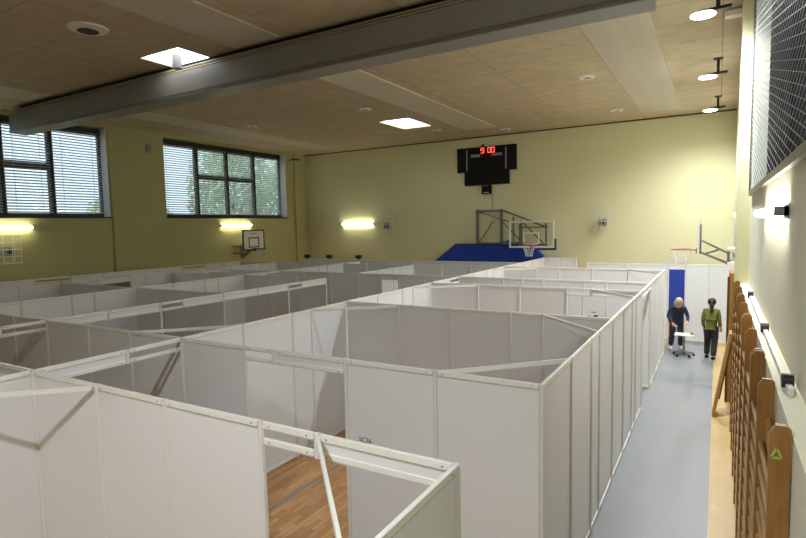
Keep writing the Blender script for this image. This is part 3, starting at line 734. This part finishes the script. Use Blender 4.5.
def person(label, loc, rz, J, top, trousers, hair, hairkind, shoe):
    """J: joints in metres, figure faces -Y before rotation"""
    t = thing('person', label, 'person', loc, rz)
    # body
    s = Sk(); V = lambda k: Vector(J[k])
    pel = s.add(V('pelvis'), .10); w = s.add(V('waist'), .095, pel); ch = s.add(V('chest'), .115, w)
    nk = s.add(V('neck'), .052, ch); hb = s.add(V('headb'), .062, nk); hm = s.add(V('headm'), .088, hb); ht = s.add(V('headt'), .07, hm)
    for sd in 'LR':
        sh = s.add(V('sh'+sd), .052, ch); el = s.add(V('el'+sd), .04, sh); wr_ = s.add(V('wr'+sd), .028, el)
        hd = s.add(V('ha'+sd), .03, wr_)
        dirn = (V('ha'+sd)-V('wr'+sd)).normalized(); side = dirn.cross(Vector((0, 1, 0)))
        if side.length < .2: side = Vector((1, 0, 0))
        side.normalize()
        for i, (off, ln) in enumerate(((-.03, .065), (-.01, .08), (.01, .075), (.03, .06))):
            f1 = s.add(V('ha'+sd)+side*off+dirn*.04, .010, hd); s.add(V('ha'+sd)+side*off*1.1+dirn*(.04+ln*.6)+Vector((0, -.01, -.005)), .009, f1)
        th = s.add(V('wr'+sd)+dirn*.03+side*-.045, .011, wr_); s.add(V('wr'+sd)+dirn*.07+side*-.06, .009, th)
        hp = s.add(V('hip'+sd), .085, pel); kn = s.add(V('kn'+sd), .055, hp); an = s.add(V('an'+sd), .038, kn)
        s.add(V('to'+sd), .03, an)
    me = skin_mesh('body', s.v, s.e, s.r, pel, [M['skin']])
    o = bpy.data.objects.new('body', me); C.objects.link(o); o.parent = t
    # face details fused into the body mesh
    b = bmesh.new(); b.from_mesh(me)
    hd = V('headm'); f = (V('face')-hd).normalized(); sd_ = f.cross(Vector((0, 0, 1))).normalized(); u_ = sd_.cross(f)
    me.materials.append(M['dark']); me.materials.append(M['orange'])
    def blob(c, r, sc, mi):
        q = bmesh.ops.create_uvsphere(b, u_segments=8, v_segments=6, radius=r, matrix=Matrix.Translation(c) @ Matrix.Diagonal((*sc, 1)))
        for fc in {x for v in q['verts'] for x in v.link_faces}: fc.material_index = mi
    for q in (-1, 1):
        blob(hd+f*.083+sd_*.032*q+u_*.012, .012, (1, 1, .7), 1); blob(hd+sd_*.09*q-f*.005, .026, (.5, 1, 1.3), 0)
    blob(hd+f*.095-u_*.014, .016, (1, 1, 1.4), 0); blob(hd+f*.084-u_*.05, .018, (1.3, 1, .35), 2)
    b.to_mesh(me); b.free()
    # top garment
    s = Sk(); pv = s.add(V('pelvis')+Vector((0, 0, -.08)), .155); pw = s.add(V('pelvis')+Vector((0, 0, .04)), .145, pv); w = s.add(V('waist'), .135, pw); ch = s.add(V('chest'), .145, w); s.add(V('chest').lerp(V('neck'), .7), .075, ch)
    for sd in 'LR':
        sh = s.add(V('sh'+sd), .072, ch); el = s.add(V('el'+sd), .056, sh); s.add(V('el'+sd).lerp(V('wr'+sd), .92), .045, el)
    o = bpy.data.objects.new('top', skin_mesh('top', s.v, s.e, s.r, pw, [top])); C.objects.link(o); o.parent = t
    s = Sk(); pw = s.add(V('pelvis')+Vector((0, 0, .03)), .128)
    for sd in 'LR':
        hp = s.add(V('hip'+sd)-Vector((0, 0, .02)), .115, pw); kn = s.add(V('kn'+sd), .088, hp); s.add(V('kn'+sd).lerp(V('an'+sd), 1.0), .078, kn)
    o = bpy.data.objects.new('trousers', skin_mesh('trousers', s.v, s.e, s.r, pw, [trousers])); C.objects.link(o); o.parent = t
    for sd in 'LR':
        s = Sk(); a = s.add(V('an'+sd)-Vector((0, 0, .02)), .045); d = (V('to'+sd)-V('an'+sd)); d.z = 0
        bk = s.add(V('an'+sd)+Vector((0, 0, -.045))-d.normalized()*.03, .042, a); m_ = s.add(V('an'+sd)+d*.6+Vector((0, 0, -.05)), .042, a); s.add(V('an'+sd)+d*1.15+Vector((0, 0, -.055)), .033, m_)
        o = bpy.data.objects.new('shoe', skin_mesh('shoe', s.v, s.e, s.r, a, [shoe])); C.objects.link(o); o.parent = t
    hb_ = MB()
    hd = V('headm')
    hb_.sph(hd-f*.022+u_*.035, .108, (1, 1, 1.05))
    if hairkind == 'pony':
        hb_.sph(hd-f*.11+u_*.02, .05); hb_.sph(hd-f*.14-u_*.08, .052, (1, 1, 1.8)); hb_.sph(hd-f*.125-u_*.19, .04, (1, 1, 2.0))
    else:
        for q in (-1, 1): hb_.sph(hd-f*.02+sd_*.075*q-u_*.035, .06, (1, 1, 1.5))
        hb_.sph(hd-f*.06-u_*.04, .085, (1, 1, 1.2))
    hb_.build('hair', hair, t, smooth=True)
    return t
JW = dict(pelvis=(0, 0, .94), waist=(0, 0, 1.10), chest=(0, .01, 1.28), neck=(0, .01, 1.43), headb=(0, -.005, 1.50), headm=(0, -.015, 1.575), headt=(0, -.01, 1.64), face=(.03, -.2, 1.56),
          shL=(.165, .01, 1.36), shR=(-.165, .01, 1.36), elL=(.205, .04, 1.09), elR=(-.20, .0, 1.08), wrL=(.195, -.02, .86), wrR=(-.20, -.13, .89), haL=(.19, -.04, .78), haR=(-.195, -.17, .82),
          hipL=(.09, 0, .88), hipR=(-.09, 0, .88), knL=(.10, -.06, .49), knR=(-.10, .05, .49), anL=(.105, -.02, .09), anR=(-.10, .18, .10), toL=(.115, -.16, .03), toR=(-.105, .03, .03))
person('person in olive green top and black trousers walking away, dark ponytail', (-.10, 17.25, .006), PI*.93, JW, M['olive'], M['trouser'], M['hairdark'], 'pony', M['black'])
JB = dict(pelvis=(0, .10, .90), waist=(0, .05, 1.06), chest=(0, -.06, 1.21), neck=(0, -.13, 1.35), headb=(0, -.17, 1.40), headm=(0, -.205, 1.465), headt=(0, -.21, 1.53), face=(.04, -.40, 1.38),
          shL=(.18, -.06, 1.28), shR=(-.18, -.06, 1.28), elL=(.27, -.10, 1.02), elR=(-.27, -.10, 1.02), wrL=(.20, -.34, .90), wrR=(-.18, -.36, .84), haL=(.16, -.42, .86), haR=(-.14, -.44, .81),
          hipL=(.09, .10, .85), hipR=(-.09, .10, .85), knL=(.12, .06, .47), knR=(-.13, .03, .47), anL=(.13, .16, .09), anR=(-.15, .10, .09), toL=(.15, .01, .03), toR=(-.18, -.05, .03))
person('blonde person in a dark navy jacket bending over the trolley', (-1.0, 18.05, .006), .25, JB, M['navycloth'], M['navycloth'], M['blonde'], 'bob', M['white'])

# trolley stool with tray
t = thing('trolley', 'small wheeled trolley with a white top in front of the blonde person', 'trolley', (-.78, 17.3, .006))
MB().box(-.24, .24, -.2, .2, .60, .63, .008).build('tray', M['white'], t)
MB().tube((0, 0, .13), (0, 0, .60), .03, n=12).build('column', M['chrome'], t)
b = MB()
for i in range(5):
    a = 2*PI*i/5+.3; b.bar((0, 0, .12), (.27*math.cos(a), .27*math.sin(a), .085), .05, .035)
b.build('base', M['chrome'], t)
for i in range(5):
    a = 2*PI*i/5+.3; c = Vector((.27*math.cos(a), .27*math.sin(a), .032)); d = Vector((-math.sin(a), math.cos(a), 0))
    MB().tube(c-d*.02, c+d*.02, .032, n=14).tube(c, c+Vector((0, 0, .06)), .01).build('caster', M['dark'], t)
tag(MB().box(-.15, .15, -.11, .11, 0, .012).box(-.05, .19, -.05, .13, .012, .02).build('paper_sheets', M['paper'], loc=(-.82, 17.25, .637)), 'white paper sheets lying on the small trolley', 'papers')
tag(MB().box(-.04, .04, -.05, .05, 0, .05, .008).build('orange_packet', M['orange'], loc=(-.58, 17.32, .637)), 'small orange packet on the right side of the trolley', 'packet')

# ------------------------------------------------------------------ world, render look
wd = bpy.data.worlds.new('world'); bpy.context.scene.world = wd; wd.use_nodes = True
bg = wd.node_tree.nodes['Background']; bg.inputs['Color'].default_value = (.74, .87, 1.0, 1); bg.inputs['Strength'].default_value = .8
for x, y, pw_ in ((-2.15, -1.15, 800), (-.30, 10.9, 780), (-.30, 15.6, 760), (-.30, 20.3, 640)):   # the light of the reflector lamps
    l = bpy.data.lights.new('pendant_light', 'SPOT'); l.energy = pw_; l.color = (.92, .97, 1)
    l.spot_size = math.radians(160); l.spot_blend = 1; l.shadow_soft_size = .11
    o = bpy.data.objects.new('pendant_light', l); C.objects.link(o); o.location = (x, y, 7.36)
sun = bpy.data.lights.new('tree_fill_sun', 'SUN'); sun.energy = 2.2; sun.angle = math.radians(25); sun.color = (1, .98, .92)  # added sun that brightens the trees outside the windows
so = bpy.data.objects.new('tree_fill_sun', sun); C.objects.link(so); so.location = (-25, -10, 30); so.rotation_euler = (math.radians(48), 0, 0)
def portal(loc, rot, sx, sy_):
    l = bpy.data.lights.new('window_portal', 'AREA'); l.shape = 'RECTANGLE'; l.size = sx; l.size_y = sy_
    l.cycles.is_portal = True
    o = bpy.data.objects.new('window_portal', l); C.objects.link(o); o.location = loc; o.rotation_euler = rot
for a, b in (W1, W2, W3): portal((XL-.52, (a+b)/2, (ZS+ZT)/2), (0, -PI/2, 0), ZT-ZS, b-a)
portal((XR+.52, sum(RW)/2, (RZ0+RZ1)/2), (0, PI/2, 0), RZ1-RZ0, RW[1]-RW[0])
sc = bpy.context.scene
sc.view_settings.view_transform = 'Standard'; sc.view_settings.look = 'None'; sc.view_settings.gamma = 1
sc.view_settings.exposure = 1.1; sc.view_settings.use_curve_mapping = False
cyc = sc.cycles
cyc.max_bounces = 8; cyc.diffuse_bounces = 6; cyc.glossy_bounces = 3; cyc.transparent_max_bounces = 10
cyc.caustics_reflective = False; cyc.caustics_refractive = False; cyc.sample_clamp_indirect = 6
